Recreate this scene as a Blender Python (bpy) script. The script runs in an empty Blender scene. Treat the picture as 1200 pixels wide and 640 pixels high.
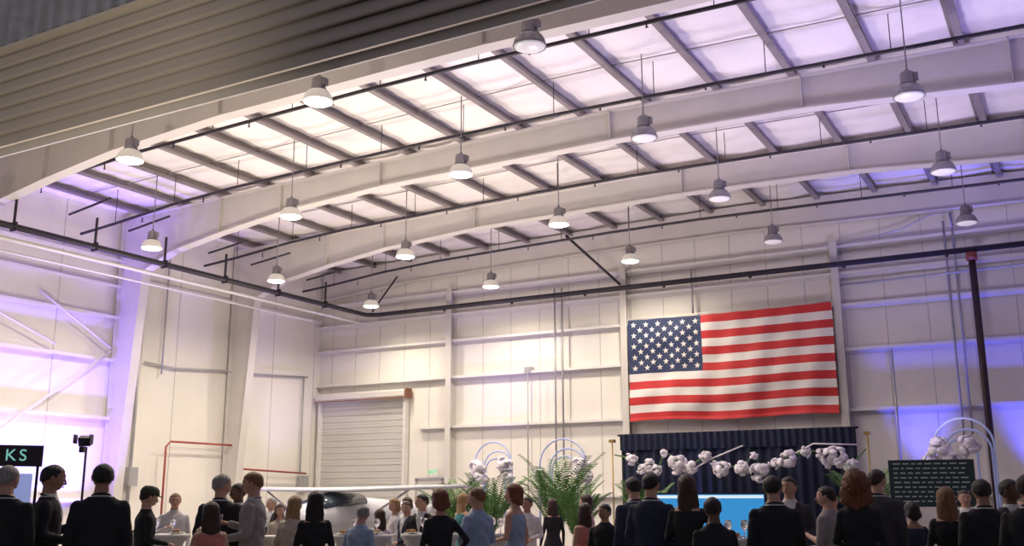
import bpy, bmesh, math, random
import numpy as np
from mathutils import Vector, Matrix
random.seed(7); rng=np.random.RandomState(5)
scene=bpy.context.scene
scene.view_settings.view_transform='Standard'
scene.view_settings.look='None'
scene.view_settings.exposure=-0.05

# ------------------------------------------------------------------ materials
MC={}
def mat(name,col,rough=.6,metal=0.,var=.0,vscale=4.,bump=0.,bscale=20.,emit=None,estr=0.,stretch=(1,1,1),trans=0.):
    if name in MC: return MC[name]
    m=bpy.data.materials.new(name);m.use_nodes=True
    nt=m.node_tree;N=nt.nodes;L=nt.links
    b=N['Principled BSDF']
    b.inputs['Base Color'].default_value=(*col,1);b.inputs['Roughness'].default_value=rough;b.inputs['Metallic'].default_value=metal
    if trans: b.inputs['Transmission Weight'].default_value=trans
    tc=N.new('ShaderNodeTexCoord');mp=N.new('ShaderNodeMapping');mp.inputs['Scale'].default_value=stretch
    L.new(tc.outputs['Object'],mp.inputs['Vector'])
    n=N.new('ShaderNodeTexNoise');n.inputs['Scale'].default_value=vscale;n.inputs['Detail'].default_value=5
    L.new(mp.outputs[0],n.inputs['Vector'])
    r=N.new('ShaderNodeValToRGB');v=max(var,.02)
    r.color_ramp.elements[0].position=.3;r.color_ramp.elements[1].position=.7
    r.color_ramp.elements[0].color=(*[c*(1-v) for c in col],1);r.color_ramp.elements[1].color=(*[min(1,c*(1+v)) for c in col],1)
    L.new(n.outputs['Fac'],r.inputs['Fac']);L.new(r.outputs['Color'],b.inputs['Base Color'])
    if bump>0:
        n2=N.new('ShaderNodeTexNoise');n2.inputs['Scale'].default_value=bscale;n2.inputs['Detail'].default_value=4
        L.new(mp.outputs[0],n2.inputs['Vector'])
        bp=N.new('ShaderNodeBump');bp.inputs['Strength'].default_value=bump;bp.inputs['Distance'].default_value=.05
        L.new(n2.outputs['Fac'],bp.inputs['Height']);L.new(bp.outputs[0],b.inputs['Normal'])
    if emit:
        b.inputs['Emission Color'].default_value=(*emit,1);b.inputs['Emission Strength'].default_value=estr
    MC[name]=m;return m

# ------------------------------------------------------------------ mesh builder
def frame_of(d):
    d=Vector(d).normalized();a=Vector((0,0,1)) if abs(d.z)<.95 else Vector((1,0,0))
    x=d.cross(a).normalized();y=d.cross(x).normalized();return x,y
class MB:
    def __init__(s): s.v=[];s.f=[];s.m=[];s.s=[]
    def add(s,vs,fs,m=0,sm=False):
        o=len(s.v);s.v+= [tuple(v) for v in vs]
        for f in fs: s.f.append(tuple(i+o for i in f));s.m.append(m);s.s.append(sm)
    def box(s,c,d,m=0,rz=0.,M=None):
        hx,hy,hz=d[0]/2,d[1]/2,d[2]/2
        vs=[Vector((x,y,z)) for x in(-hx,hx) for y in(-hy,hy) for z in(-hz,hz)]
        if M is None: M=Matrix.Rotation(rz,3,'Z')
        vs=[M@v+Vector(c) for v in vs]
        s.add(vs,[(0,1,3,2),(4,6,7,5),(0,4,5,1),(2,3,7,6),(0,2,6,4),(1,5,7,3)],m)
    def beam(s,a,b,w,h,m=0):
        a=Vector(a);b=Vector(b);d=(b-a);x,y=frame_of(d)
        vs=[p+x*i*w/2+y*j*h/2 for p in(a,b) for i in(-1,1) for j in(-1,1)]
        s.add(vs,[(0,1,3,2),(4,6,7,5),(0,4,5,1),(2,3,7,6),(0,2,6,4),(1,5,7,3)],m)
    def tube(s,pts,r,m=0,seg=8,cap=True,sm=True):
        pts=[Vector(p) for p in pts];n=len(pts)
        rs=r if isinstance(r,(list,tuple)) else [r]*n
        t0=(pts[1]-pts[0]).normalized();x,y=frame_of(t0);vs=[]
        for i,p in enumerate(pts):
            t=(pts[min(i+1,n-1)]-pts[max(i-1,0)]).normalized()
            x=(x-t*x.dot(t)).normalized();y=t.cross(x)
            for k in range(seg):
                a=2*math.pi*k/seg;vs.append(p+(x*math.cos(a)+y*math.sin(a))*rs[i])
        fs=[(i*seg+k,i*seg+(k+1)%seg,(i+1)*seg+(k+1)%seg,(i+1)*seg+k) for i in range(n-1) for k in range(seg)]
        if cap: fs+=[tuple(range(seg))[::-1],tuple((n-1)*seg+k for k in range(seg))]
        s.add(vs,fs,m,sm)
    def ell(s,c,r,m=0,nu=12,nv=8,rz=0.,noise=0.,M=None):
        vs=[];R=Matrix.Rotation(rz,3,'Z') if M is None else M
        for j in range(1,nv):
            th=math.pi*j/nv
            for i in range(nu):
                ph=2*math.pi*i/nu;k=1+noise*(random.random()-.5)
                vs.append(Vector(c)+R@Vector((r[0]*math.sin(th)*math.cos(ph)*k,r[1]*math.sin(th)*math.sin(ph)*k,r[2]*math.cos(th)*k)))
        vs.append(Vector(c)+R@Vector((0,0,r[2])));vs.append(Vector(c)-R@Vector((0,0,r[2])))
        T=len(vs)-2;B=T+1;fs=[]
        for j in range(nv-2):
            for i in range(nu):
                fs.append((j*nu+i,(j+1)*nu+i,(j+1)*nu+(i+1)%nu,j*nu+(i+1)%nu))
        for i in range(nu):
            fs.append((T,i,(i+1)%nu));fs.append((B,(nv-2)*nu+(i+1)%nu,(nv-2)*nu+i))
        s.add(vs,fs,m,True)
    def loft(s,rings,m=0,cap=True,sm=True):
        n=len(rings[0]);vs=[v for r in rings for v in r]
        fs=[(i*n+k,i*n+(k+1)%n,(i+1)*n+(k+1)%n,(i+1)*n+k) for i in range(len(rings)-1) for k in range(n)]
        if cap: fs+=[tuple(range(n))[::-1],tuple((len(rings)-1)*n+k for k in range(n))]
        s.add(vs,fs,m,sm)
    def lathe(s,prof,c=(0,0,0),m=0,seg=20,sm=True):
        s.loft([[Vector((c[0]+r*math.cos(2*math.pi*k/seg),c[1]+r*math.sin(2*math.pi*k/seg),c[2]+z)) for k in range(seg)] for r,z in prof],m,True,sm)
    def grid(s,fn,nu,nv,m=0,sm=True,mf=None):
        o=len(s.v)
        for j in range(nv+1):
            for i in range(nu+1): s.v.append(tuple(fn(i/nu,j/nv)))
        for j in range(nv):
            for i in range(nu):
                a=o+j*(nu+1)+i;s.f.append((a,a+1,a+nu+2,a+nu+1));s.m.append(mf((i+.5)/nu,(j+.5)/nv) if mf else m);s.s.append(sm)
    def mesh(s,name,mats):
        me=bpy.data.meshes.new(name);me.from_pydata(s.v,[],s.f)
        for m in mats: me.materials.append(m)
        me.polygons.foreach_set('material_index',s.m);me.polygons.foreach_set('use_smooth',s.s);me.update();return me
    def obj(s,name,mats,loc=(0,0,0),rz=0.,fix=True):
        me=s.mesh(name,mats)
        if fix:
            bm=bmesh.new();bm.from_mesh(me);bmesh.ops.recalc_face_normals(bm,faces=bm.faces);bm.to_mesh(me);bm.free()
        o=bpy.data.objects.new(name,me);scene.collection.objects.link(o);o.location=loc;o.rotation_euler=(0,0,rz);return o

# ------------------------------------------------------------------ camera
h=1.5
pi_,ro,ya=math.radians(12.66),math.radians(-.11),math.radians(29.39)
Fd=Vector((-math.sin(ya),math.cos(ya),0));R=Vector((math.cos(ya),math.sin(ya),0));Z=Vector((0,0,1))
fw=Fd*math.cos(pi_)+Z*math.sin(pi_);up=-Fd*math.sin(pi_)+Z*math.cos(pi_)
r_=R*math.cos(ro)+up*math.sin(ro);u_=-R*math.sin(ro)+up*math.cos(ro)
cd=bpy.data.cameras.new('camera');co=bpy.data.objects.new('camera',cd);scene.collection.objects.link(co)
M=Matrix((r_,u_,-fw)).transposed().to_4x4();M.translation=Vector((0,0,h));co.matrix_world=M
cd.sensor_width=36;cd.lens=36*1176/1200;cd.clip_end=200;scene.camera=co

# ------------------------------------------------------------------ base materials
m_wall=mat('wall_liner',(.80,.77,.72),.55,var=.04,vscale=.8,bump=.45,bscale=1.6)
m_wall2=mat('wall_panel_seam',(.50,.48,.47),.6)
m_ceil=mat('roof_insulation',(.88,.84,.81),.5,var=.05,vscale=1.2,bump=.9,bscale=2.2,stretch=(1,.5,1))
m_steel=mat('white_steel',(.64,.61,.58),.45,var=.03,vscale=2,bump=.03)
m_purlin=mat('purlin_steel',(.25,.22,.225),.5,var=.06)
m_girt=mat('girt_steel',(.74,.72,.70),.45,var=.04)
m_black=mat('black_pipe_paint',(.025,.02,.03),.45,var=.2)
m_brown=mat('brown_post_paint',(.035,.016,.02),.5,var=.2)
m_red=mat('red_pipe_paint',(.34,.06,.05),.5)
m_grey=mat('galvanised_conduit',(.42,.42,.44),.4,.4,var=.1)
m_wpipe=mat('white_pipe',(.72,.70,.68),.4)
m_floor=mat('polished_concrete',(.32,.30,.28),.35,var=.15,vscale=.6,bump=.05)
m_hdr=mat('tan_siding',(.60,.54,.46),.5,var=.05,vscale=.5,bump=.05)
m_corr=mat('corrugated_siding',(.40,.42,.46),.35,.3,var=.15)
m_rust=mat('rusty_rail',(.22,.09,.05),.6)

YB=27.2;XL=-23.;XR=7.;Y0=10.
def zt(x): return 9.5-.02*abs(x+8)

b=MB();b.box(((XL+XR)/2,8,-.1),(70,60,.2));b.obj('floor',[m_floor])
b=MB();b.box(((XL+XR)/2,YB+.1,4.85),(XR-XL+.4,.2,9.7),0)
for i,x in enumerate(np.arange(XL+.5,XR,1.02)): b.box((x,YB-.003,4.8),(.018,.012,9.4),1)
b.obj('wall_back',[m_wall,m_wall2])
b=MB();b.box((XL-.1,(Y0+YB)/2,4.85),(.2,YB-Y0,9.7),0)
for y in np.arange(Y0+.5,YB,2.04): b.box((XL+.003,y,4.8),(.012,.018,9.4),1)
b.obj('wall_left',[m_wall,m_wall2])
b=MB();b.box((XR+.1,(Y0+YB)/2,4.85),(.2,YB-Y0,9.7),0);b.obj('wall_right',[m_wall])

PX=[-22.2+1.5*i for i in range(20)]
b=MB()
def cf(u,v):
    x=XL+(XR-XL)*u;y=Y0+(YB-Y0)*v
    s=abs(math.sin(math.pi*(x+22.2)/1.5))
    return (x,y,zt(x)+.23-.07*s*(.7+.3*math.sin(y*1.7+x*.9))+.015*math.sin(y*9+math.sin(x*3)*2))
b.grid(cf,160,110);b.grid(lambda u,v:(XL+(XR-XL)*u,Y0+(YB-Y0)*(1-v),9.9),2,2)
b.obj('ceiling',[m_ceil],fix=False)

b=MB()
for x in PX:
    z=zt(x)
    if x>XR-.2: continue
    b.box((x,(Y0+YB)/2,z+.11),(.03,YB-Y0-.05,.2));b.box((x+.055,(Y0+YB)/2,z+.015),(.13,YB-Y0-.05,.02));b.box((x-.05,(Y0+YB)/2,z+.2),(.1,YB-Y0-.05,.02))
    b.box((x+.115,(Y0+YB)/2,z+.03),(.015,YB-Y0-.05,.05))
for y in np.arange(Y0+2.2,YB,4.35):
    for x in PX[:-1]: b.beam((x,y,zt(x)+.12),(x+1.5,y,zt(x+1.5)+.12),.03,.012)
b.obj('roof_purlins',[m_purlin])

PAIRS=[((-22.9,0),(-22.5,0)),((-22.9,7.5),(-21.95,7.6)),((-22.9,9.2),(-20.9,8.03)),((-19.2,None),(-19.2,8.31)),((-17.1,None),(-17.1,8.58)),((-14,None),(-14,8.77)),
((-8,None),(-8,8.84)),((-4,None),(-4,8.76)),((-.4,None),(-.4,8.5)),((2.5,None),(2.5,8.31)),((6.9,9.2),(4.9,8.03)),((6.9,7.5),(5.95,7.6)),((6.9,0),(6.5,0))]
def frame(name,Y,fw_=.28):
    b=MB();O=[];I=[]
    for o,i in PAIRS:
        O.append((o[0],(zt(o[0]) if o[1] is None else o[1])));I.append(i)
    n=len(O)
    for s in(-.012,.012):
        vs=[Vector((p[0],Y+s,p[1])) for p in O]+[Vector((p[0],Y+s,p[1])) for p in I]
        b.add(vs,[(k,k+1,n+k+1,n+k) for k in range(n-1)])
    def strip(P,w,t):
        for k in range(len(P)-1):
            a=Vector((P[k][0],Y,P[k][1]));c=Vector((P[k+1][0],Y,P[k+1][1]))
            d=(c-a).normalized();nrm=Vector((d.z,0,-d.x))
            e=d*.01
            vs=[p+Vector((0,j*w/2,0))+nrm*q*t/2 for p in(a-e,c+e) for j in(-1,1) for q in(-1,1)]
            b.add(vs,[(0,1,3,2),(4,6,7,5),(0,4,5,1),(2,3,7,6),(0,2,6,4),(1,5,7,3)])
    strip(I,fw_,.03);strip(O,fw_,.03)
    for k in range(3,n-3):
        a,c=O[k],I[k]
        b.box(((a[0]+c[0])/2,Y,(a[1]+c[1])/2),(.02,fw_*.85,abs(a[1]-c[1])*.96))
    for x in PX[2:-3:2]:
        zb=np.interp(x,[p[0] for p in I[2:11]],[p[1] for p in I[2:11]])
        b.beam((x,Y+.1,zb+.03),(x,Y+.75,zt(x)+.02),.04,.012)
    return b.obj(name,[m_steel])
for Y in (13.3,18.5,22.85): frame('steel_roof_frame',Y)
b=MB()
X=[-22.9,-19.2,-11.4,-8,-5.3,0,6.9];B_=[8.3,8.62,8.8,8.82,8.76,8.66,8.4]
for k in range(len(X)-1):
    a=(X[k],B_[k]);c=(X[k+1],B_[k+1])
    vs=[Vector((a[0],YB-.16,a[1])),Vector((c[0],YB-.16,c[1])),Vector((c[0],YB-.16,zt(c[0])+.1)),Vector((a[0],YB-.16,zt(a[0])+.1))]
    b.add(vs,[(0,1,2,3)])
    b.beam((a[0],YB-.16,a[1]),(c[0],YB-.16,c[1]),.2,.03)
b.obj('endwall_rafter',[m_steel],fix=False)
for x in(-17.5,-11.4,-5.3,.7):
    b=MB();b.box((x,YB-.17,4.1),(.02,.3,8.2));b.box((x,YB-.31,4.1),(.2,.02,8.2));b.box((x,YB-.02,4.1),(.2,.02,8.2))
    b.obj('endwall_column',[m_steel])
for z in(1.6,3.75,5.32,6.5,7.36,8.1):
    a=XL if z>4.9 else (-18.7 if z>3 else -16.8);c=XR
    b=MB()
    b.box(((a+c)/2,YB-.1,z),(c-a,.2,.02));b.box(((a+c)/2,YB-.2,z-.03),(c-a,.015,.08));b.box(((a+c)/2,YB-.05,z-.06),(c-a,.02,.14))
    b.obj('wall_girt',[m_girt])
    ye=18.4;b=MB()
    b.box((XL+.1,(Y0+ye)/2,z-.1),(.2,ye-Y0,.02));b.box((XL+.2,(Y0+ye)/2,z-.13),(.015,ye-Y0,.08))
    b.obj('wall_girt',[m_girt])
b=MB();b.box((XL+.06,22.8,7.55),(.12,8.6,.1));b.obj('trim_left',[m_girt])
b=MB()
for a,c in(((15.9,6.7),(18.2,5.5)),((15.0,3.0),(18.2,5.4)),((13.6,6.4),(16.5,5.4))):
    b.tube([(XL+.25,a[0],a[1]),(XL+.25,c[0],c[1])],.03)
b.obj('wall_brace_rods',[m_wpipe])

# header (open hangar door head) and siding above it
b=MB();n=7;z0=7.38;dz=1.78/n
for k in range(n):
    z=z0+k*dz
    b.box(((XL+XR)/2,Y0-.05,z+dz/2),(XR-XL,.05,dz*.9),0,M=Matrix.Rotation(math.radians(-20),3,'X'))
    b.box(((XL+XR)/2,Y0-.1,z+.01),(XR-XL,.05,.02),0)
b.box(((XL+XR)/2,Y0+.1,z0+.1),(XR-XL,.18,.2),1)
b.box(((XL+XR)/2,Y0+.04,z0+1),(XR-XL,.04,2.2),1)
b.obj('hangar_door_header',[m_hdr,m_steel])
b=MB();pts=[];x=XL
while x<XR:
    for dx,dy in((0,0),(.14,0),(.18,-.09),(.30,-.09),(.34,0)): pts.append((x+dx,Y0-.12+dy))
    x+=.36
vs=[Vector((p[0],p[1],z)) for z in(9.22,12.5) for p in pts];n=len(pts)
b.add(vs,[(k,k+1,n+k+1,n+k) for k in range(n-1)])
b.box(((XL+XR)/2,Y0-.14,9.2),(XR-XL,.16,.05),1);b.obj('wall_front_siding',[m_corr,m_hdr],fix=False)

# sprinkler pipes
XS=[-22.3,-21,-19,-17,-14,-11,-8.5,-5,0,6.5];ZS=[8.3,8.4,8.6,8.72,8.8,8.86,8.88,8.84,8.74,8.5]
for Y in(13.75,16.6,20.9,25.3):
    b=MB();b.tube([(x,Y,z-.02) for x,z in zip(XS,ZS)],.038)
    for x in np.arange(-21,6,2.1):
        z=np.interp(x,XS,ZS);b.tube([(x,Y,z),(x,Y,zt(x)+.05)],.009,seg=5)
        b.tube([(x+1,Y,z),(x+1,Y,z-.1)],.015,seg=5);b.ell((x+1,Y,z-.11),(.03,.03,.012),nu=8,nv=4)
    b.obj('sprinkler_pipe',[m_black])
b=MB();b.tube([(-22.5,Y0+.5,8.0),(6.5,Y0+.5,8.1)],.035)
for x in np.arange(-21,6,2.4):
    b.tube([(x,Y0+.5,8.0),(x,Y0+.5,8.35),(x+.12,Y0+.25,8.35),(x+.25,Y0+.25,8.3)],.02,seg=5)
b.obj('door_track_pipe',[m_black])
b=MB()
for y in(15.4,17.2,20.0,21.7,24.2): b.tube([(-21.2,y,8.35),(-19.6,y-.1,8.5)],.03)
b.obj('sprinkler_branch_stubs',[m_black])
b=MB();b.tube([(-20.4,10.5,7.47),(-20.4,26.3,7.47),(-20.3,26.55,7.5),(-20.1,26.62,7.5),(6.5,26.62,7.5)],.075,seg=12)
for y in np.arange(11.3,26.3,2.15): b.tube([(-20.4,y,7.5),(-20.4,y,8.2)],.035,seg=6);b.box((-20.4,y,7.47),(.2,.05,.2))
for x in np.arange(-18.5,6,2.5): b.tube([(x,26.62,7.5),(x,26.95,7.5)],.02,seg=6);b.ell((x+1,26.62,7.42),(.05,.05,.05),nu=8,nv=5)
b.tube([(-11.35,26.62,7.6),(-12.9,26.2,9.2)],.04);b.tube([(-20.3,26.5,7.6),(-19.3,26.5,8.7)],.03)
b.obj('fire_main_pipe',[m_black])
b=MB();b.tube([(-20.55,10.5,7.2),(-20.55,26.2,7.2)],.05);
b.tube([(-20.9,10.5,7.0),(-20.9,24.2,7.0)],.03)
b.obj('cable_conduit_run',[m_wpipe])
b=MB();b.tube([(-1.93,26.5,0),(-1.93,26.5,7.36)],.085,seg=14);b.tube([(-1.93,26.5,7.2),(-1.93,26.5,7.40)],.13,1,seg=14);b.box((-1.93,26.5,.02),(.3,.3,.04))
b.obj('steel_support_post',[m_brown,mat('oxide_red_paint',(.22,.05,.04),.5)])
b=MB();b.tube([(XL+.3,20.3,.2),(XL+.3,20.3,2.95),(XL+.3,20.45,3.1),(XL+.3,22.95,3.1),(XL+.3,23.1,2.98),(XL+.3,23.1,2.55),(XL+.3,23.25,2.4),(XL+.3,26.3,2.32)],.03)
b.obj('red_fire_pipe',[m_red])
b=MB();b.tube([(XL+.12,19.25,0),(XL+.12,19.3,8.2)],.05);b.tube([(XL+.12,20.1,5.0),(XL+.12,20.1,8.4)],.025);b.tube([(XL+.12,26.2,2.3),(XL+.12,26.2,5.5)],.025)
b.box((XL+.14,26.35,2.0),(.18,.35,.5));b.box((XL+.14,19.3,2.1),(.2,.3,.5))
b.tube([(XL+.1,19.5,5.28),(XL+.1,20.6,5.22),(XL+.1,22.4,5.35),(XL+.1,24,5.4),(XL+.1,26.4,5.55)],.03)
b.obj('wall_conduits_left',[m_grey])
b=MB()
for x,a,c in((-13.7,2.4,7.8),(-13.45,2.6,7.8),(-4.05,1.0,5.2),(-2.55,1.4,8.4),(-2.35,3.,8.6),(-9.3,6.6,7.9)): b.tube([(x,YB-.22,a),(x,YB-.22,c)],.028)
b.box((-14.65,YB-.12,5.35),(.25,.2,.18));b.tube([(-14.65,YB-.22,1.5),(-14.65,YB-.22,5.3)],.02)
b.tube([(-5.2,YB-.25,8.1),(-3.6,YB-.25,8.3),(-2.8,YB-.25,8.6),(-2.4,YB-.25,8.6),(-2.35,YB-.25,8.2)],.02)
b.tube([(-5.3,YB-.25,7.0),(6,YB-.25,7.15)],.03)
b.obj('wall_conduits_back',[m_grey])

# roll-up door
m_slat=mat('door_slat_grey',(.60,.59,.57),.45,.1,var=.04,vscale=1)
b=MB();x0,x1,zh=-22.75,-19.25,4.75
nsl=46
for k in range(nsl):
    z=k*zh/nsl;b.box(((x0+x1)/2,YB-.10-.012*(k%2),z+zh/nsl/2),(x1-x0,.03,zh/nsl*.96),0)
b.box((x0-.03,YB-.16,2.45),(.1,.2,4.9),1);b.box((x1+.03,YB-.16,2.45),(.1,.2,4.9),1)
b.loft([[Vector((x,YB-.05,4.72)),Vector((x,YB-.36,4.72)),Vector((x,YB-.42,4.78)),Vector((x,YB-.42,4.94)),Vector((x,YB-.36,5.0)),Vector((x,YB-.05,5.0))] for x in(x0-.1,x1+.12)],2,sm=False)
b.box((x1+.17,YB-.24,4.86),(.08,.3,.32),3)
b.box(((x0+x1)/2,YB-.43,4.71),(x1-x0+.2,.02,.035),3)
b.obj('roll_up_door',[m_slat,m_girt,m_steel,m_rust])
m_door=mat('painted_door',(.62,.60,.57),.5)
b=MB();b.box((-18.2,YB-.22,1.03),(.9,.05,2.06),0)
for dx in(-.49,.49): b.box((-18.2+dx,YB-.22,1.05),(.08,.1,2.1),1)
b.box((-18.2,YB-.22,2.1),(1.06,.1,.08),1);b.box((-18.2,YB-.27,1.0),(.7,.05,.06),1);b.obj('door_1',[m_door,m_grey])
m_green=mat('exit_green',(.02,.45,.12),.5,emit=(.05,.9,.3),estr=.5)
m_white=mat('white_plastic',(.8,.8,.8),.5)
def text(body,size,mt,name,parent=None,loc=(0,0,0),rot=(math.pi/2,0,0),ext=.004,align='CENTER'):
    c=bpy.data.curves.new(name,'FONT');c.body=body;c.size=size;c.align_x=align;c.align_y='CENTER';c.extrude=ext
    o=bpy.data.objects.new(name,c);scene.collection.objects.link(o);c.materials.append(mt)
    o.location=loc;o.rotation_euler=rot
    if parent: o.parent=parent
    return o
b=MB();b.box((0,0,0),(.36,.07,.2),0);b.box((0,.06,0),(.12,.1,.1),0)
es=b.obj('exit_sign',[m_white],loc=(-17.98,YB-.36,2.32))
text('EXIT',.17,m_green,'letters',es,(0,-.04,0))

# flag
m_fr=mat('flag_red',(.58,.03,.035),.7,bump=.1);m_fw=mat('flag_white',(.80,.76,.73),.7,bump=.1);m_fb=mat('flag_blue',(.025,.04,.11),.7,bump=.1)
fx0,fx1,fz0,fz1=-11.2,-5.42,3.62,6.54
def fs(u,v,off=0):
    x=fx0+(fx1-fx0)*u;z=fz1-(fz1-fz0)*v
    z+=.03*math.sin(u*math.pi*3)*v-.06*math.sin(u*math.pi)*(1-v)*.6
    y=YB-.44-.05*v*math.sin(u*21+v*2.5)*.8-.018*math.sin(u*47+v*5)-.03*math.sin(v*9+u*3)-.012*math.sin(v*26+u*14)-off
    if v>.985: y-=.03
    return (x,y,z)
b=MB()
def fmf(u,v):
    if u<.385 and v<7/13: return 2
    return int(v*13)%2
b.grid(fs,100,78,mf=fmf)
for row in range(9):
    nst=6 if row%2==0 else 5
    for c in range(nst):
        u=.385*((2*c+1+(row%2))/12.);v=(7/13)*((row+1)/10.)
        pts=[]
        for k in range(10):
            rr=.095 if k%2==0 else .038;a=math.pi/2+k*math.pi/5
            pts.append(Vector(fs(u+rr*math.cos(a)/(fx1-fx0),v-rr*math.sin(a)/(fz1-fz0),.012)))
        pts.append(Vector(fs(u,v,.02)));b.add(pts,[(10,k,(k+1)%10) for k in range(10)],1)
b.tube([(fx0-.05,YB-.4,fz1+.03),(fx1+.05,YB-.4,fz1+.03)],.015,1)
b.obj('american_flag',[m_fr,m_fw,m_fb],fix=False)

# high bay lamps
m_house=mat('lamp_housing',(.26,.25,.27),.4,.5)
m_lens_on=mat('lamp_lens_lit',(.9,.88,.8),.3,emit=(1,.94,.84),estr=16.)
m_refl_on=mat('lamp_refractor_lit',(.52,.49,.47),.25,emit=(1,.88,.72),estr=.3)
m_lens_off=mat('lamp_lens_dim',(.60,.58,.60),.25,emit=(.9,.85,.88),estr=.4)
m_refl_off=mat('lamp_refractor_dim',(.32,.31,.33),.25,.3)
LX=[-19.2,-14.8,-10.35,-6.4,-1.85,2.6];LZ=[7.56,7.73,7.98,8.03,7.9,7.75];LY=[11.9,16.28,20.65,25.0]
def light(kind,name,loc,E,col,rot=None,**k):
    l=bpy.data.lights.new(name,kind);l.energy=E;l.color=col
    for a,v in k.items(): setattr(l,a,v)
    o=bpy.data.objects.new(name,l);scene.collection.objects.link(o);o.location=loc
    if rot is not None: o.rotation_euler=rot
    return o
for j,y in enumerate(LY):
    for i,x in enumerate(LX):
        on=i<=2
        b=MB();z=0
        b.tube([(0,0,.3),(0,0,zt(x)-LZ[i]+.1)],.012,2,seg=6)
        b.lathe([(.03,.34),(.04,.30),(.10,.29),(.115,.26),(.115,.12),(.13,.10),(.13,.07),(.05,.06)],m=2)
        seg=32;rings=[]
        for r,zz in((.12,.075),(.17,.05),(.215,-.02),(.24,-.1),(.245,-.125),(.235,-.13)):
            rings.append([Vector(((r+(.006 if k%2 else 0))*math.cos(2*math.pi*k/seg),(r+(.006 if k%2 else 0))*math.sin(2*math.pi*k/seg),zz)) for k in range(seg)])
        b.loft(rings,1,cap=False)
        b.lathe([(.235,-.125),(.2,-.145),(.12,-.16),(.02,-.165)],m=0,seg=24)
        b.box((.13,0,.2),(.06,.1,.12),2)
        o=b.obj('high_bay_lamp',[m_lens_on if on else m_lens_off,m_refl_on if on else m_refl_off,m_house],loc=(x,y,LZ[i]))
        if on:
            light('SPOT','lamp_light',(x,y,LZ[i]-.25),490,(1,.87,.69),(0,0,0),spot_size=math.radians(165),spot_blend=.6,shadow_soft_size=.2)

# stage backdrop, garland, arches
m_navy=mat('navy_drape',(.012,.018,.05),.85,bump=.2)
m_gold=mat('brass_pole',(.45,.30,.10),.35,.7)
b=MB();dx0,dx1=-10.75,-4.75
def dr(u,v):
    x=dx0+(dx1-dx0)*u;return (x,25.0+.07*math.sin(u*150)*(.4+.6*v)+.03*math.sin(u*61+1),3.12-3.1*v)
b.grid(dr,420,8,0);b.tube([(dx0-.1,25,3.13),(dx1+.1,25,3.13)],.03,1)
for x in(dx0,(dx0+dx1)/2,dx1): b.tube([(x,25.05,0),(x,25.05,3.15)],.025,1);b.box((x,25.1,.02),(.5,.5,.03),1)
b.grid(lambda u,v:(dx0+(dx1-dx0)*u,24.9+.03*math.sin(u*210)+.02*v,3.15-.42*v),300,3,0)
b.obj('stage_backdrop_drape',[m_navy,m_black],fix=False)
m_petal=mat('white_flower',(.80,.76,.84),.7,var=.1,vscale=10,bump=.3)
m_leaf=mat('green_leaf',(.09,.20,.05),.5,var=.3,vscale=6)
def flower(b,c,r,m=0):
    c=Vector(c)
    for k in range(26):
        a=random.uniform(0,6.28);e=math.asin(random.uniform(-1,1));d=Vector((math.cos(a)*math.cos(e),math.sin(a)*math.cos(e),math.sin(e)))
        q=d.to_track_quat('Z','Y').to_matrix();rr=r*random.uniform(.3,.48)
        b.ell(c+d*r*random.uniform(.45,.85),(rr,rr*.8,rr*.35),m,8,5,noise=.35,M=q@Matrix.Rotation(random.uniform(-.6,.6),3,'X'))
b=MB();G=[(-10.2,2.45,.16),(-9.7,2.3,.16),(-9.49,2.2,.13),(-8.95,2.34,.25),(-8.6,2.25,.17),(-8.2,2.5,.15),(-7.8,2.2,.2),(-7.3,2.2,.17),(-6.85,2.1,.24),(-6.2,2.38,.22),(-5.75,2.55,.13),(-5.1,2.42,.26),(-4.75,2.2,.18),(-9.3,2.6,.1),(-7.0,2.5,.1),(-8.0,2.3,.1),(-6.5,2.3,.12),(-5.4,2.5,.12),(-9.9,2.2,.12)]
pl=[(-10.7,24.4,2.6)]+[(x,24.4,z+.05) for x,z,r in sorted(G)]+[(-4.4,24.4,2.6)]
b.tube(pl,.02,1,seg=5)
b.tube([(-8.6,24.45,2.2),(-8.1,24.45,2.45),(-7.3,24.45,2.75)],.02,0,seg=5)
b.tube([(-6.4,24.45,2.35),(-5.6,24.45,2.75),(-4.6,24.45,2.7)],.02,0,seg=5)
for x,z,r in G: flower(b,(x,24.3,z),r*1.25)
for x in(-10.75,-4.35): b.tube([(x,24.4,0),(x,24.4,2.9)],.02,2);b.box((x,24.4,2.95),(.14,.14,.08),2);b.box((x,24.4,.02),(.4,.4,.04),2)
b.obj('flower_garland',[m_petal,m_leaf,m_gold])
m_archw=mat('arch_tube_blue_glow',(.42,.48,.75),.35,emit=(.4,.5,1),estr=.1)  # faint blue glow put into the tube material; the arches are no lamps
def arch(cx,y,w,top,flow):
    b=MB()
    for k,(s,dzz,dx) in enumerate(((1,0,0),(.78,-.22,.06),(.55,-.40,-.1))):
        ww=w*s;t=top+dzz
        pts=[(dx-ww/2,k*.15,0),(dx-ww/2,k*.15,t-ww/2)]+[(dx-ww/2*math.cos(a),k*.15,t-ww/2+ww/2*math.sin(a)) for a in np.linspace(.15,math.pi-.15,14)]+[(dx+ww/2,k*.15,t-ww/2),(dx+ww/2,k*.15,0)]
        b.tube(pts,.022,0)
    b.box((0,.12,.03),(w+.1,.5,.06),0)
    for (fx,fz,r) in flow: flower(b,(fx,-.1,fz),r,1)
    b.obj('flower_arch',[m_archw,m_petal],loc=(cx,y,0))
arch(-12.95,22.0,1.05,2.88,[(.4,2.3,.24),(-.4,2.2,.26),(-.3,2.0,.22),(.5,2.0,.18)])
arch(-11.0,22.0,1.25,2.9,[(.55,2.25,.26),(.65,2.0,.2),(-.6,2.05,.2)])
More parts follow.
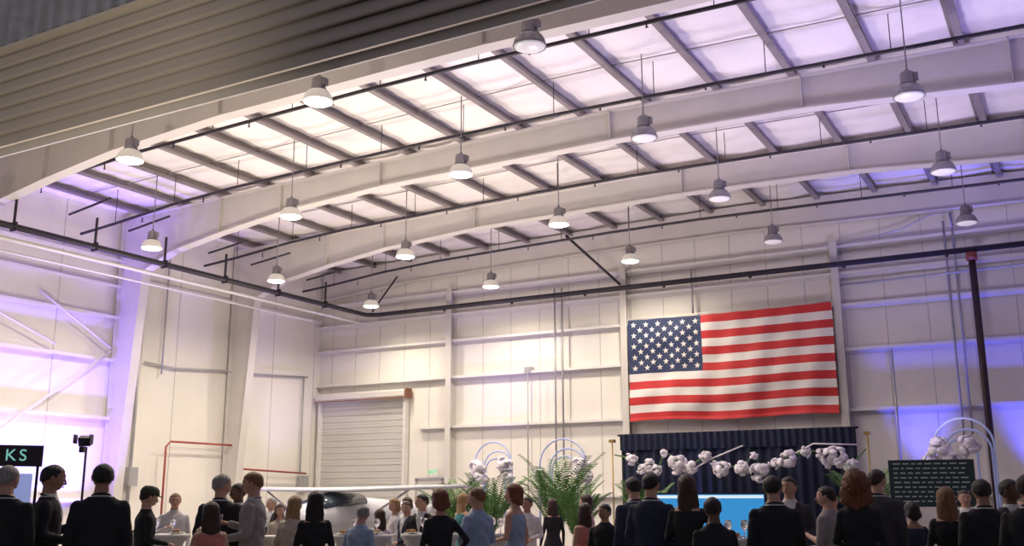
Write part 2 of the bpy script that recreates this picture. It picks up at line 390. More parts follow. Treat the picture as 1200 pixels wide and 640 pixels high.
arch(-2.1,22,1.1,3.05,[(-.45,2.45,.28),(-.3,2.2,.28),(.1,2.5,.24),(-.65,2.2,.2),(-.05,2.1,.22)])

m_pot=mat('dark_planter',(.04,.04,.045),.5)
def palm(x,y,H,n=18,spread=1.):
    b=MB();b.lathe([(.16,0),(.2,.02),(.24,.42),(.25,.45),(.21,.45),(.2,.40)],m=1,seg=18);b.lathe([(.2,.38),(.19,.41),(.02,.42)],m=1)
    for k in range(n):
        a=k*2.4+random.uniform(-.3,.3);L=(H-.42)*random.uniform(.7,1.1);e=random.uniform(1.2,1.52)
        pts=[];p=Vector((0,0,.42));
        for s in range(9):
            pts.append(p.copy());ee=e-max(0,s-2.5)*.17*spread*random.uniform(.8,1.2);p=p+Vector((math.cos(a)*math.cos(ee),math.sin(a)*math.cos(ee),math.sin(ee)))*L/8*1.1
        b.tube(pts,[.014-.0013*s for s in range(9)],0,seg=5)
        for s in range(3,9):
            for q in(0,.25,.5,.75):
                P=pts[s-1].lerp(pts[s],q);t=(pts[s]-pts[s-1]).normalized();sd=t.cross(Vector((0,0,1)))
                if sd.length<.1: sd=Vector((1,0,0))
                sd.normalize()
                for sg in(-1,1):
                    l=.30*(1-abs(s+q-5.5)/6);d=(sd*sg+t*.9+Vector((0,0,-.2))).normalized();w=t*.022
                    tip=P+d*l+Vector((0,0,-.12*l));mid=P+d*l*.45
                    b.add([P,mid+w,tip,mid-w],[(0,1,2,3)],0)
    b.obj('potted_palm',[m_leaf,m_pot],loc=(x,y,0),fix=False)
palm(-11.95,20.2,2.05);palm(-12.7,19.9,1.85);palm(-10.35,20.3,2.5,22);palm(-8.7,21.5,1.95);palm(-4.0,22.0,2.15);palm(-9.6,19.9,1.95)

m_scr=mat('screen_blue',(.02,.05,.1),.3,emit=(.04,.33,.75),estr=.8)
m_scr2=mat('screen_land',(.3,.25,.1),.3,emit=(.65,.5,.25),estr=.6)
m_scrw=mat('screen_white',(.6,.6,.6),.3,emit=(.7,.9,1.),estr=.8)
b=MB();b.box((0,0,1.05),(2.0,.06,1.08),0);b.box((0,-.035,1.06),(1.94,.01,1.0),1)
b.add([Vector((-.95,-.043,.60)),Vector((-.1,-.043,.60)),Vector((-.3,-.043,.82)),Vector((-.6,-.043,1.05)),Vector((-.95,-.043,1.2))],[(0,1,2,3,4)],2)
b.box((0,-.043,1.52),(1.92,.005,.05),3)
b.tube([(0,.05,0),(0,.05,.8)],.04,0);b.box((0,.05,.02),(.8,.5,.04),0)
b.obj('television_screen',[m_black,m_scr,m_scr2,m_scrw],loc=(-5.75,17,0),rz=.12)
m_board=mat('board_green_black',(.02,.045,.05),.6)
b=MB();b.box((0,0,1.72),(1.25,.05,.72),0)
for k in range(9):
    z=2.02-k*.072;x=-.56
    while x<.5:
        w=random.uniform(.04,.12);b.box((x+w/2,-.03,z),(w,.004,.02),1);x+=w+.035
b.tube([(-.5,.05,0),(-.5,.05,1.5)],.02,2);b.tube([(.5,.05,0),(.5,.05,1.5)],.02,2);b.box((-.5,.05,.02),(.1,.5,.03),2);b.box((.5,.05,.02),(.1,.5,.03),2)
b.obj('menu_board',[m_board,mat('chalk_text',(.45,.52,.50),.6),m_black],loc=(-2.15,17.2,0),rz=.2)

m_teal=mat('teal_letters',(.1,.6,.55),.5,emit=(.35,.85,.75),estr=.5)
m_pan=mat('kiosk_backlit_panel',(.25,.3,.5),.5,emit=(.35,.42,.8),estr=.6,var=.3,vscale=3)
b=MB();W_=1.7
for x in(-W_/2,W_/2): b.box((x,0,1.05),(.035,.035,2.1),0)
b.box((0,0,2.05),(W_+.1,.1,.27),0);b.box((0,.02,1.45),(W_-.1,.03,.75),1);b.box((0,-.15,.5),(W_+.2,.6,1.0),0);b.box((0,-.15,1.03),(W_+.3,.7,.05),0)
for k in range(7): b.lathe([(.035,0),(.037,.17),(.015,.22),(.015,.28)],c=(-.7+k*.22,-.1,1.055),m=2,seg=10)
bar=b.obj('drinks_kiosk',[m_black,m_pan,mat('bottle_glass',(.05,.12,.08),.1)],loc=(-12.40,7.86,0),rz=math.radians(56))
text('KS',.21,m_teal,'sign_letters',bar,(.58,-.06,2.05)).data.space_character=1.25
b=MB();b.tube([(0,0,.5),(0,0,2.2)],.016,0,seg=6)
for a in(0,2.1,4.2): b.tube([(0,0,.75),(.45*math.cos(a),.45*math.sin(a),0.01)],.012,0,seg=5)
b.box((0,-.05,2.28),(.16,.1,.12),0,M=Matrix.Rotation(.4,3,'X'));b.box((-.11,-.12,2.3),(.015,.1,.12),0);b.box((.11,-.12,2.3),(.015,.1,.12),0);b.box((0,-.12,2.16),(.06,.08,.08),0)
b.obj('light_stand',[m_black],loc=(-11.95,9.3,0),rz=.5)

# light aircraft
m_air=mat('aircraft_white',(.66,.67,.74),.25);m_airg=mat('aircraft_grey',(.16,.17,.22),.3,.3);m_glass=mat('cockpit_glass',(.05,.07,.1),.1)
b=MB()
def ring(y,w,hh,zc,n=16): return [Vector((w*math.cos(2*math.pi*k/n),y,zc+hh*math.sin(2*math.pi*k/n))) for k in range(n)]
b.loft([ring(-2.15,.12,.12,1.05),ring(-2.05,.25,.2,1.05),ring(-1.7,.34,.27,1.05)],1)
b.loft([ring(-1.7,.34,.27,1.05),ring(-1.1,.42,.33,1.05),ring(-.5,.46,.40,1.12),ring(.5,.46,.42,1.14),ring(1.5,.32,.32,1.18),ring(3,.16,.18,1.2),ring(4.2,.06,.1,1.25)],0)
b.loft([ring(-.85,.38,.16,1.34),ring(-.3,.42,.22,1.42),ring(.6,.38,.2,1.43)],2)
b.tube([(0,-2.32,1.05),(0,-2.25,1.05),(0,-2.1,1.05)],[.03,.09,.13],1,seg=14)
def foil(x,c,y0,z): return [Vector((x,y0,z)),Vector((x,y0+.12*c,z+.06*c)),Vector((x,y0+.4*c,z+.075*c)),Vector((x,y0+c,z+.01)),Vector((x,y0+.4*c,z-.02*c))]
b.loft([foil(-3.3,.9,-.5,1.72),foil(-.6,1.2,-.6,1.66),foil(.6,1.2,-.6,1.66),foil(3.3,.9,-.5,1.72)],0)
for s in(-1,1): b.tube([(s*.45,-.2,.8),(s*2.0,-.1,1.68)],.025,0);b.tube([(s*.4,0,.8),(s*.9,0,.25)],.03,0)
b.tube([(0,-1.7,.8),(0,-1.75,.2)],.03,0)
for a in(.5,.5+math.pi): b.add([Vector((0,-2.2,1.05)),Vector((math.cos(a)*.5-.06,-2.22,1.05+math.sin(a)*.5)),Vector((math.cos(a)*.8,-2.2,1.05+math.sin(a)*.8)),Vector((math.cos(a)*.5+.06,-2.18,1.05+math.sin(a)*.5))],[(0,1,2,3)],1)
b.loft([foil(-.8,.5,3.6,1.3),foil(.8,.5,3.6,1.3)],0)
b.add([Vector((0,3.4,1.3)),Vector((0,4.4,1.3)),Vector((0,4.5,1.75)),Vector((0,4.1,1.75))],[(0,1,2,3)],0)
for (x,y) in((-.9,0),(.9,0),(0,-1.75)): b.tube([(x-.06,y,.2),(x+.06,y,.2)],.2,1,seg=16)
b.obj('light_aircraft',[m_air,m_airg,m_glass],loc=(-14.6,18.0,0),rz=.0)

# cocktail tables
m_cloth=mat('white_tablecloth',(.72,.70,.68),.8);m_plate=mat('ceramic',(.8,.8,.78),.3);m_food=mat('canape',(.55,.28,.10),.7,var=.4,vscale=20);m_wine=mat('clear_glass',(.9,.9,.9),.05,trans=.9)
def table(x,y,r=.38,cl=None):
    b=MB();seg=36
    rings=[[Vector(((rr+am*math.sin(k*math.pi/3))*math.cos(2*math.pi*k/seg),(rr+am*math.sin(k*math.pi/3))*math.sin(2*math.pi*k/seg),z)) for k in range(seg)] for rr,am,z in((r*.75,.03,.02),(r*.5,.03,.5),(r*.8,.03,.95),(r,.0,1.03),(r,0,1.06),(.02,0,1.062))]
    b.loft(rings,0)
    for k in range(5):
        a=k*1.3;px,py=math.cos(a)*r*.6,math.sin(a)*r*.6
        if k%2: b.lathe([(.02,0),(.10,.012),(.11,.02),(.02,.015)],c=(px,py,1.062),m=1);[b.ell((px+random.uniform(-.05,.05),py+random.uniform(-.05,.05),1.10),(.025,.025,.02),2,8,6) for _ in range(4)]
        else: b.lathe([(.035,0),(.006,.006),(.005,.08),(.035,.11),(.042,.15),(.032,.2)],c=(px,py,1.062),m=3,seg=12)
    b.obj('cocktail_table',[cl or m_cloth,m_plate,m_food,m_wine],loc=(x,y,0))
table(-7.95,10.3);table(-7.4,11.0);table(-8.75,9.5);table(-6.7,11.6);table(-3.6,11.2);table(-10.4,9.3)

# ------------------------------------------------------------------ people
def skinmat(k): 
    c={'l':(.62,.36,.26),'m':(.42,.23,.15),'d':(.16,.08,.05)}[k];return mat('skin_'+k,c,.5,var=.06,vscale=30)
def cmat(c,n=None): return mat('cloth_%02d%02d%02d'%tuple(int(v*99) for v in c),c,.8,var=.12,vscale=14,bump=.25,bscale=9)
HC={'black':(.012,.010,.010),'brown':(.06,.03,.018),'auburn':(.20,.06,.025),'blond':(.42,.26,.11),'grey':(.30,.29,.28),'dkbr':(.03,.016,.010),'ltbr':(.24,.12,.05)}
def hmat(k): return mat('hair_'+k,HC[k],.45,var=.35,vscale=60,bump=.6,bscale=70,stretch=(1,1,.15))
m_shoe=mat('black_shoe',(.01,.01,.01),.3);m_eye=mat('eye_white',(.75,.75,.72),.3);m_lip=mat('lips',(.40,.12,.10),.5);m_iris=mat('iris_dark',(.02,.012,.01),.2)
ARMS={'down':((.245,-.03,1.14),(.25,.06,.88)),'front':((.25,-.01,1.15),(.12,.25,1.10)),'hold':((.255,.0,1.16),(.10,.27,1.25)),'phone':((.24,.08,1.17),(.08,.27,1.42)),'hip':((.36,-.08,1.2),(.22,.02,1.02)),'out':((.30,.08,1.2),(.36,.32,1.22)),'cross':((.235,.06,1.14),(-.03,.19,1.16)),'pocket':((.28,-.06,1.15),(.20,.04,.93))}
def sstep(a,b_,x): t=min(1,max(0,(x-a)/(b_-a)));return t*t*(3-2*t)
def head(b,C,yaw,tilt,hair,cap=None):
    Rm=Matrix.Rotation(yaw,3,'Z')@Matrix.Rotation(tilt,3,'X')
    C=Vector(C)
    def W(p): return C+Rm@(Vector(p)*1.07)
    nu,nv=28,22;rx,ry,rz=.081,.098,.112
    def rad(dx,dy,dz):
        jaw=1-.28*sstep(-.1,-1,dz)
        q=1+.12*math.exp(-((dz-.6)/.35)**2)      # fuller cranium, rounder crown
        X=dx*rx*jaw*q;Y=dy*ry*(1-.12*sstep(-.2,-1,dz)*(1 if dy<0 else -.35))*(q if dy<0 else 1+.5*(q-1));Zz=dz*rz
        if dy>0:
            f=sstep(.75,1,dy)
            Y-=.010*math.exp(-((dz-.08)/.14)**2)*math.exp(-((abs(dx)-.35)/.2)**2)
            Y+=.006*math.exp(-((dz-.30)/.12)**2)*f
            Y+=.010*math.exp(-((dz+.75)/.18)**2)*math.exp(-(dx/.3)**2)
            Y+=.006*math.exp(-((dz+.42)/.12)**2)*math.exp(-(dx/.3)**2)
        return X,Y,Zz
    rings=[]
    for j in range(nv+1):
        th=math.pi*(j+.02)/(nv+.04);dz=math.cos(th);s=math.sin(th)
        rings.append([W(rad(s*math.cos(2*math.pi*k/nu),s*math.sin(2*math.pi*k/nu),dz)) for k in range(nu)])
    b.loft(rings,0)
    b.tube([W((0,.090,.02)),W((0,.104,-.012)),W((0,.113,-.03)),W((0,.095,-.042))],[.007,.010,.014,.008],0,seg=8)
    b.ell(W((0,.098,-.058)),(.024,.008,.005),7,10,6,M=Rm);b.ell(W((0,.096,-.067)),(.020,.008,.006),7,10,6,M=Rm)
    for s in(-1,1):
        b.ell(W((s*.030,.081,.010)),(.013,.009,.008),6,10,6,M=Rm);b.ell(W((s*.030,.089,.010)),(.0055,.003,.0055),8,8,6,M=Rm)
        b.ell(W((s*.031,.091,.027)),(.017,.006,.003),4,8,4,M=Rm)
        b.ell(W((s*.083,-.004,-.002)),(.009,.019,.031),0,10,8,M=Rm);b.ell(W((s*.089,-.006,.008)),(.006,.013,.016),0,8,6,M=Rm)
    style=hair[1];vol={'short':1.08,'bald':1.0,'long':1.13,'curly':1.3,'bob':1.17,'bun':1.08}[style]
    if style!='bald':
        rings=[];ns=.03 if style!='curly' else .16
        for j in range(nv+1):
            th=math.pi*(j+.02)/(nv+.04);dz=math.cos(th);s=math.sin(th);rg=[]
            for k in range(nu):
                dx=s*math.cos(2*math.pi*k/nu);dy=s*math.sin(2*math.pi*k/nu)
                low=-.45 if style in('short','bun') else -1.2
                T=low+(.50-low)*sstep(-.15,.6,dy)
                if style in('short','bun') and abs(dx)>.6: T=max(T,.0-.6*max(0,-dy))
                w=sstep(-.06,.10,dz-T);f=(.90+(vol-.90)*w)*(1+ns*(random.random()-.5)*w)
                if style in('curly','long','bob') and dz<0 and dy<.2: f*=1+.15*(-dz)
                X,Y,Zz=rad(dx,dy,dz);rg.append(W((X*f,Y*f-(.004*w),Zz*f*(1.0 if dz>0 else .97))))
            rings.append(rg)
        b.loft(rings,4)
    if style in('long','bob','curly'):
        L={'long':.36,'bob':.17,'curly':.26}[style];wd={'long':.10,'bob':.102,'curly':.135}[style]
        rings=[];n=20
        for j in range(11):
            t=j/10;z=.05-t*L-.02;w=wd*(.86+.25*math.sin(min(1,t*1.4)*2.2))*(1-.75*max(0,t-.7)/.3);d=(.072 if style!='long' else .062)*(1-.35*t)
            yo=-.038-.035*t
            rings.append([C+Matrix.Rotation(yaw,3,'Z')@Vector((w*math.cos(2*math.pi*k/n)*(1+(.22 if style=='curly' else .07)*(random.random()-.5)),yo+d*math.sin(2*math.pi*k/n)*(1+(.3 if style=='curly' else .1)*(random.random()-.5)),z)) for k in range(n)])
        b.loft(rings,4)
    if style=='curly':
        for k in range(60):
            a=random.uniform(math.pi*.9,math.pi*2.1);e=random.uniform(-1.1,1.2);b.ell(W((.105*math.cos(a)*math.cos(e),-.01+.11*math.sin(a)*math.cos(e),.12*math.sin(e)-.02)),(.03,.03,.03),4,7,5,noise=.6)
    if style=='bun': b.ell(W((0,-.115,.05)),(.045,.04,.045),4,12,8,noise=.06)
    if cap:
        rings=[[W((rr*.087*math.cos(2*math.pi*k/20),rr*.105*math.sin(2*math.pi*k/20),z)) for k in range(20)] for rr,z in((1.1,.035),(1.12,.06),(1.0,.10),(.7,.13),(.1,.14))]
        b.loft(rings,3);b.loft([[W((x,.09,.04)) for x in(-.06,0,.06)]+[W((.05,.09,.034)),W((-.05,.09,.034))],[W((x*.8,.16,.03)) for x in(-.06,0,.06)]+[W((.04,.16,.025)),W((-.04,.16,.025))]],3)
def hand(b,wr,d,side,curl=.5):
    wr=Vector(wr);d=Vector(d).normalized()
    up_=Vector((0,0,1)) if abs(d.z)<.8 else Vector((0,1,0))
    sx=d.cross(up_).normalized();n=sx.cross(d).normalized()
    rings=[]
    for t,w,th in((0,.024,.018),(.03,.032,.017),(.06,.040,.016),(.09,.040,.013)):
        rings.append([wr+d*t+sx*w*math.cos(a)+n*th*math.sin(a) for a in np.linspace(0,2*math.pi,12,endpoint=False)])
    b.loft(rings,0)
    for k,L in enumerate((.070,.080,.075,.058)):
        o=wr+d*.085+sx*(.03-.02*k)*side;p=o.copy();pts=[p.copy()];ang=curl*.5
        for q in(.45,.32,.23):
            dirv=d*math.cos(ang)-n*math.sin(ang);p=p+dirv*L*q;pts.append(p.copy());ang+=curl*.7
        b.tube(pts,[.0095,.009,.008,.006],0,seg=7)
    o=wr+d*.028+sx*.026*side;d2=(d*.6+sx*.7*side-n*.35).normalized()
    b.tube([o,o+d2*.035,o+d2*.055+d*.015-n*.006,o+d2*.06+d*.036-n*.012],[.013,.011,.010,.007],0,seg=7)

prs=random.Random(21)
def person(x,y,H,rel,top,bot,hair,skin='l',kind='suit',sex='m',arms=('down','down'),hy=None,ht=0.,lean=0.,shirt=(.7,.7,.7),tie=None,name=None,cap=False,extra=None,sleeve=1.):
    """figure faces local +Y; rel = turn (deg, ccw) from looking straight away from the photographer"""
    if hy is None: hy=prs.uniform(-38,38)
    az=math.degrees(math.atan2(-x,y));rz=math.radians(az+rel+prs.uniform(-10,10))
    prims=[]
    def cap_(p0,p1,r0,r1,m): prims.append((Vector(p0),Vector(p1),r0,r1,m))
    b=MB()
    LM=2 if kind!='dress' else 0
    for s in(-1,1):
        hx=.09;kn=(s*.10,.015,.50);an=(s*.11,-.015,.09)
        cap_((s*hx,0,.92),kn,.095 if LM==2 else .085,.066 if LM==2 else .055,LM);cap_(kn,an,.064 if LM==2 else .052,.05 if LM==2 else .036,LM)
        cap_((s*.11,-.02,.05),(s*.125,.14,.035),.045,.035,5)
    if kind=='dress': rr=[(.55,.235,.20),(.75,.215,.17),(.92,.185,.135),(1.02,.15,.11),(1.12,.128,.098),(1.25,.148,.115),(1.33,.160,.12),(1.41,.155,.095),(1.46,.125,.075),(1.50,.075,.06),(1.54,.052,.055),(1.62,.048,.052)]
    elif sex=='f': rr=[(.84,.175,.125),(.95,.178,.128),(1.04,.155,.112),(1.13,.138,.102),(1.25,.152,.118),(1.33,.165,.122),(1.41,.160,.1),(1.46,.13,.08),(1.50,.08,.065),(1.54,.053,.057),(1.62,.048,.052)]
    elif kind=='suit': rr=[(.80,.195,.135),(.92,.190,.133),(1.04,.178,.125),(1.14,.180,.125),(1.28,.203,.135),(1.38,.215,.130),(1.44,.198,.110),(1.48,.150,.088),(1.51,.092,.074),(1.54,.066,.066),(1.62,.060,.062)]
    else: rr=[(.88,.172,.122),(.98,.170,.12),(1.08,.162,.115),(1.2,.172,.12),(1.32,.19,.126),(1.40,.193,.118),(1.45,.175,.10),(1.49,.125,.08),(1.52,.08,.068),(1.55,.062,.064),(1.62,.058,.062)]
    n=24
    off=(lambda z: lean*max(0,z-.95))
    rings=[[Vector((a*math.copysign(abs(math.cos(t))**.85,math.cos(t)),bb*math.copysign(abs(math.sin(t))**.85,math.sin(t))+off(z),z)) for t in np.linspace(0,2*math.pi,n,endpoint=False)] for z,a,bb in rr]
    b.loft(rings,0)
    shx=(.190 if sex=='m' else .152);shr=.066 if kind=='suit' else (.055 if sex=='m' else .046)
    hands=[]
    for s,an in((-1,arms[0]),(1,arms[1])):
        e,wv=ARMS[an];e=Vector((s*e[0]*(1 if sex=='m' else .88),e[1]+off(e[2]),e[2]));wv=Vector((s*wv[0],wv[1]+off(wv[2]),wv[2]))
        S=Vector((s*shx,off(1.42),1.415))
        um=1;fm=1 if sleeve>=1 else 0
        if sleeve<=0: um=0
        cap_(S,e,shr,shr*.80,um);cap_(e,wv,shr*.78,shr*(.62 if fm==1 else .48),fm)
        hands.append((wv+(wv-e).normalized()*.01,(wv-e),s))
    for p0,p1,r0,r1,m_ in prims:
        d=(p1-p0);dn=d.normalized()
        pts=[p0-dn*r0*.9,p0-dn*r0*.6,p0,p0.lerp(p1,.5),p1,p1+dn*r1*.6,p1+dn*r1*.9];rs=[r0*.4,r0*.8,r0,(r0+r1)/2,r1,r1*.8,r1*.4]
        b.tube(pts,rs,0,seg=14)
    me=b.mesh('tmp',[]);ob=bpy.data.objects.new('tmp',me);scene.collection.objects.link(ob)
    md=ob.modifiers.new('r','REMESH');md.mode='VOXEL';md.voxel_size=.0165;md.use_smooth_shade=True
    sm=ob.modifiers.new('s','SMOOTH');sm.factor=.5;sm.iterations=3
    dg=bpy.context.evaluated_depsgraph_get();me2=bpy.data.meshes.new_from_object(ob.evaluated_get(dg))
    bpy.data.objects.remove(ob);bpy.data.meshes.remove(me)
    nv=len(me2.vertices);V=np.empty(nv*3);me2.vertices.foreach_get('co',V);V=V.reshape(-1,3)
    fold=.004*np.sin(V[:,2]*38+V[:,0]*22+3*np.sin(V[:,1]*17))*(V[:,2]<1.45)
    V[:,1]+=fold*.9;V[:,0]+=fold*.5
    neckz={'suit':1.535,'shirt':1.53,'dress':1.43,'top':1.49}[kind]
    for zz in {'suit':(1.505,1.535),'shirt':(1.53,.93),'dress':(1.43,),'top':(1.49,.93)}[kind]:
        k=(np.abs(V[:,2]-zz)<.0095)&(np.abs(V[:,0])<(.2 if zz>1 else .19));V[k,2]=zz
    if kind=='suit':
        edge=(V[:,2]-1.17)*.22;k=(V[:,1]>.02)&(V[:,2]>1.18)&(V[:,2]<1.5)&(np.abs(np.abs(V[:,0])-edge)<.0095);V[k,0]=np.sign(V[k,0])*edge[k]
    polys=[tuple(p.vertices) for p in me2.polygons];C=np.array([V[list(p)].mean(0) for p in polys])
    bpy.data.meshes.remove(me2)
    mi=np.zeros(len(C),int)
    zs=[q[0] for q in rr];A=np.interp(C[:,2],zs,[q[1] for q in rr]);B=np.interp(C[:,2],zs,[q[2] for q in rr])
    yo=lean*np.maximum(0,C[:,2]-.95)
    dt=(np.sqrt((C[:,0]/A)**2+((C[:,1]-yo)/B)**2)-1)*np.minimum(A,B)+np.maximum(0,zs[0]-.01-C[:,2])*3
    tm=np.ones(len(C),int)
    if kind=='suit':
        tm[C[:,2]>1.505]=3
        front=(C[:,1]-yo>.03)&(np.abs(C[:,0])<(C[:,2]-1.17)*.22)&(C[:,2]>1.17);tm[front]=3
        if tie is not None: tm[front&(np.abs(C[:,0])<.022)]=9
    tm[C[:,2]>neckz]=0
    if kind in('shirt','top'): tm[C[:,2]<.93]=2
    mi[:]=tm;best=dt
    for p0,p1,r0,r1,m_ in prims:
        a=np.array(p0);d=np.array(p1-p0);t=np.clip(((C-a)@d)/(d@d),0,1);dd=np.linalg.norm(C-a-t[:,None]*d,axis=1)-(r0+(r1-r0)*t)
        k=dd<best-.002
        if m_==2: k&=~((C[:,2]>.93)|((kind=='suit')&(C[:,2]>.82)))
        mi[k]=m_;best=np.minimum(best,dd)
    mb=MB();mb.v=[tuple(v) for v in V];mb.f=polys;mb.m=[int(q) for q in mi];mb.s=[True]*len(polys)
    for wv,d,s in hands: hand(mb,wv,d,s,.75)
    head(mb,(0,.022+off(1.66),1.676),math.radians(hy),math.radians(-ht),hair,cap=cap)
    if kind=='suit':
        mb.tube([(.078*math.cos(a),.073*math.sin(a)+off(1.5)+.0,1.512-.02*math.sin(a)) for a in np.linspace(math.pi*.6,math.pi*2.4,16)],.011,1,seg=6)
    if extra=='glass':
        wv=hands[1][0]+hands[1][1].normalized()*.09
        mb.lathe([(.028,-.05),(.034,.06)],c=(wv.x,wv.y+.02,wv.z+.02),m=10,seg=12)
    if extra=='bag':
        mb.tube([(.12,.05,1.45),(-.05,-.14,1.25),(-.22,-.08,.95)],.012,3,seg=5);mb.box((-.24,-.05,.85),(.1,.28,.2),3)
    k=H/1.80
    mats=[skinmat(skin),cmat(top),cmat(bot),cmat(shirt),hmat(hair[0]),m_shoe,m_eye,m_lip,m_iris,cmat(tie or (.1,.02,.02)),m_wine]
    o=mb.obj(name or ('standing_man' if sex=='m' else 'standing_woman'),mats,loc=(x,y,0),rz=rz,fix=False)
    o.scale=(k,k,k)
    return o
BK=(.012,.012,.016);NV=(.02,.028,.06);CH=(.045,.045,.055);GR=(.33,.31,.30);WH=(.72,.70,.70);LB=(.32,.42,.58);CORAL=(.62,.22,.18);CREAM=(.6,.52,.42);TEAL=(.06,.25,.28);PINK=(.6,.35,.38)
P=person
P(-8.56,5.85,1.80,-20,BK,BK,('grey','short'))
P(-8.66,6.37,1.82,-100,BK,BK,('black','short'),'m',arms=('hold','front'),hy=8,ht=8,extra='glass',tie=(.3,.3,.35))
P(-7.97,6.41,1.82,0,BK,BK,('black','short'),'m',hy=5)
P(-9.60,8.36,1.63,-70,BK,BK,('dkbr','short'),'l',kind='shirt',arms=('front','front'),hy=0,ht=10,cap=True,shirt=(.05,.06,.04),extra='bag')
P(-11.65,10.66,1.58,175,WH,NV,('ltbr','short'),'l',kind='shirt',arms=('down','hold'),hy=0,sleeve=1)
P(-8.49,8.42,1.77,-30,BK,BK,('grey','short'),'l',hy=-35)
P(-7.45,7.28,1.47,10,CORAL,CORAL,('brown','long'),'l',kind='dress',sex='f',arms=('phone','hold'),hy=0,sleeve=0)
P(-7.81,8.23,1.78,75,GR,CH,('ltbr','short'),'l',arms=('front','hold'),hy=5,ht=8,extra='glass')
P(-9.76,10.0,1.70,150,BK,BK,('black','short'),'d')
P(-8.13,9.2,1.53,-20,CREAM,BK,('blond','long'),'l',kind='top',sex='f',arms=('front','front'),lean=.15)
P(-7.23,8.55,1.58,5,BK,BK,('black','long'),'m',kind='dress',sex='f',arms=('front','front'),hy=0)
P(-7.47,9.57,1.42,-30,LB,NV,('grey','short'),'l',kind='shirt',arms=('front','front'),lean=.2)
P(-8.43,11.32,1.36,40,WH,WH,('brown','long'),'l',kind='dress',sex='f',arms=('down','front'))
P(-8.68,12.3,1.46,120,NV,BK,('brown','short'),'l',kind='suit',arms=('front','down'))
P(-9.44,13.05,1.5,100,WH,NV,('blond','bob'),'l',kind='top',sex='f',arms=('front','down'))
P(-7.94,11.6,1.56,160,BK,BK,('dkbr','short'),'l',arms=('front','front'))
P(-6.07,9.21,1.60,25,BK,BK,('auburn','bob'),'l',kind='top',sex='f',arms=('front','hip'))
P(-5.98,9.83,1.62,35,LB,CH,('ltbr','short'),'l',kind='shirt',arms=('hip','front'),hy=20)
P(-5.86,10.47,1.66,60,LB,LB,('auburn','bob'),'l',kind='dress',sex='f',arms=('front','down'),hy=15,sleeve=0)
P(-5.58,11.78,1.44,20,CORAL,CORAL,('brown','long'),'l',kind='dress',sex='f',sleeve=0)
P(-5.16,11.44,1.43,160,BK,BK,('black','short'),'m',kind='shirt',name='standing_boy')
P(-4.65,11.15,1.74,30,NV,BK,('black','short'),'l')
P(-4.03,10.12,1.76,-15,NV,NV,('black','short'),'l',arms=('front','down'))
P(-3.53,9.83,1.73,0,BK,BK,('brown','long'),'l',kind='dress',sex='f',arms=('front','hip'),hy=15)
P(-2.96,8.92,1.505,15,BK,BK,('black','short'),'d',kind='shirt',name='standing_boy')
P(-2.64,9.76,1.71,5,BK,BK,('black','short'),'l',arms=('down','front'))
P(-3.07,12.04,1.74,170,CH,BK,('dkbr','short'),'l',arms=('front','front'))
P(-3.07,14.3,1.55,150,LB,BK,('blond','short'),'l',kind='shirt',arms=('front','front'))
P(-2.45,11.2,1.62,60,GR,BK,('dkbr','short'),'l',kind='shirt',arms=('hold','front'),sleeve=.5)
P(-1.89,9.84,1.73,0,BK,BK,('auburn','curly'),'l',kind='top',sex='f',arms=('front','down'),hy=-10)
P(-2.08,12.02,1.81,-10,CH,BK,('dkbr','short'),'l')
P(-1.84,12.74,1.45,10,NV,NV,('black','bob'),'m',kind='dress',sex='f')
P(-1.5,15.2,1.6,150,CH,BK,('brown','short'),'l')
P(-1.27,11.1,1.60,10,BK,BK,('ltbr','long'),'l',kind='dress',sex='f',arms=('front','front'))
P(-.905,10.74,1.67,20,BK,BK,('black','short'),'m')
P(-.73,11.64,1.68,-150,CH,BK,('black','short'),'d')
P(-.46,9.75,1.69,0,BK,BK,('dkbr','short'),'m')
P(-11.0,12.17,1.42,170,CREAM,NV,('brown','long'),'l',kind='top',sex='f',name='standing_girl')
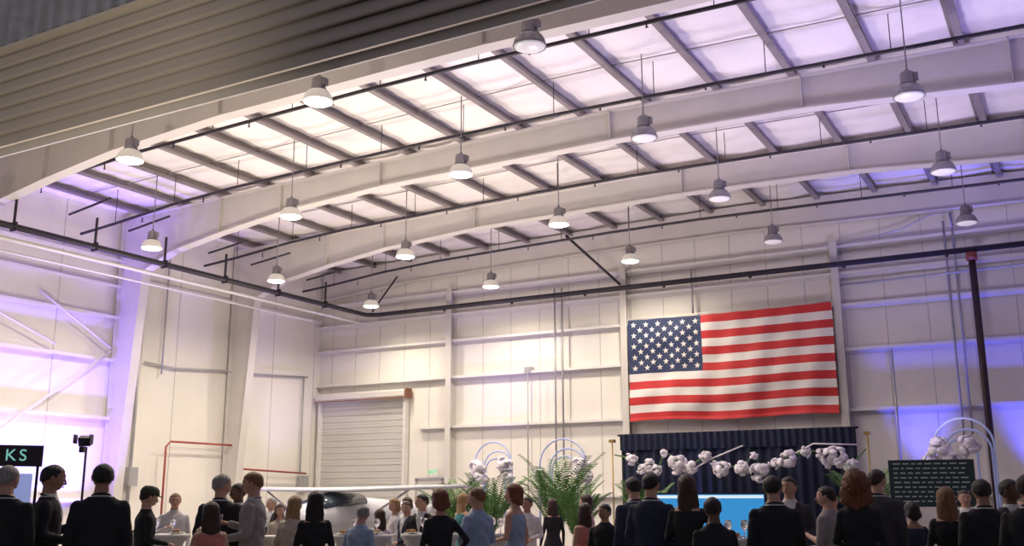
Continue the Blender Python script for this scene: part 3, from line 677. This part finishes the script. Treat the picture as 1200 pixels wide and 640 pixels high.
# deeper mid-ground guests
P(-10.3,14.6,1.52,140,WH,BK,('brown','bob'),'l',kind='top',sex='f',arms=('hold','down'))
P(-9.0,14.3,1.58,-60,TEAL,TEAL,('blond','long'),'l',kind='dress',sex='f',sleeve=0)
P(-7.3,13.4,1.52,170,WH,NV,('black','short'),'m',kind='shirt',arms=('front','down'))
P(-6.7,14.2,1.55,60,PINK,PINK,('brown','bob'),'l',kind='dress',sex='f')
P(-12.3,13.4,1.52,160,CH,BK,('grey','short'),'l')
P(-5.9,15.0,1.5,-150,WH,BK,('dkbr','short'),'l',kind='shirt',arms=('hold','down'))
P(-8.0,15.6,1.5,20,BK,BK,('brown','long'),'l',kind='dress',sex='f')
P(-13.5,14.2,1.55,90,WH,BK,('brown','short'),'l',kind='shirt',arms=('front','front'))
P(-.7,14.2,1.5,120,LB,NV,('brown','short'),'l',kind='shirt')

# ------------------------------------------------------------------ lights
w=bpy.data.worlds.new('world');scene.world=w;w.use_nodes=True
bg=w.node_tree.nodes['Background'];bg.inputs[0].default_value=(.48,.45,.56,1);bg.inputs[1].default_value=.28
UP=(math.pi,0,0)
for x,y,E,c in((-17,14,950,(1,.86,.72)),(-11,14,900,(1,.86,.74)),(-16,20,950,(1,.86,.74)),(-10,20,750,(1,.84,.80)),(-4,15,800,(.80,.68,.95)),(-3,21,750,(.72,.62,1.)),(2,18,700,(.48,.40,1.))):
    light('SPOT','ceiling_fill_spot',(x,y,2.6),E,c,UP,spot_size=math.radians(150),spot_blend=.8,shadow_soft_size=.6)  # added fill spots without fixtures, standing in for bounce on the ceiling
def aim(o,t):
    d=Vector(t)-o.location;o.rotation_euler=d.to_track_quat('-Z','Y').to_euler()
for loc,t,E,c,s in(((-3.6,26.3,.4),(-3.4,27.1,7),2000,(.10,.10,1),40),((-1,26.2,.4),(-.8,27.1,6),2000,(.10,.10,1),45),((-21.6,14.8,.4),(-22.9,15.2,4),2600,(.25,.14,1),80),((-21.6,17.0,.4),(-22.9,17.1,4),1800,(.25,.14,1),80),
    ((-9,24.6,.5),(-8,27.1,4),120,(.2,.2,1),70),((-21,24.5,.5),(-22.5,26,8),400,(.5,.35,1),60),((1,15,1),(-3,18,9.5),800,(.25,.2,1),60),((-19,25,1),(-21,22,9),500,(.4,.25,1),70),
    ((-12,12,1),(-9,15,9.5),450,(.3,.25,1),30),((-16,24.5,1),(-15,26.5,9.),500,(.45,.3,1),70),
    ((-11,3.5,3),(-16,10,8.6),1000,(1,.86,.68),100)):  # last entry: added unseen spot that only brightens the door header
    o=light('SPOT','blue_uplight' if c[0]<.9 else 'header_fill_spot',loc,E,c,spot_size=math.radians(s),spot_blend=.8,shadow_soft_size=.1);aim(o,t)
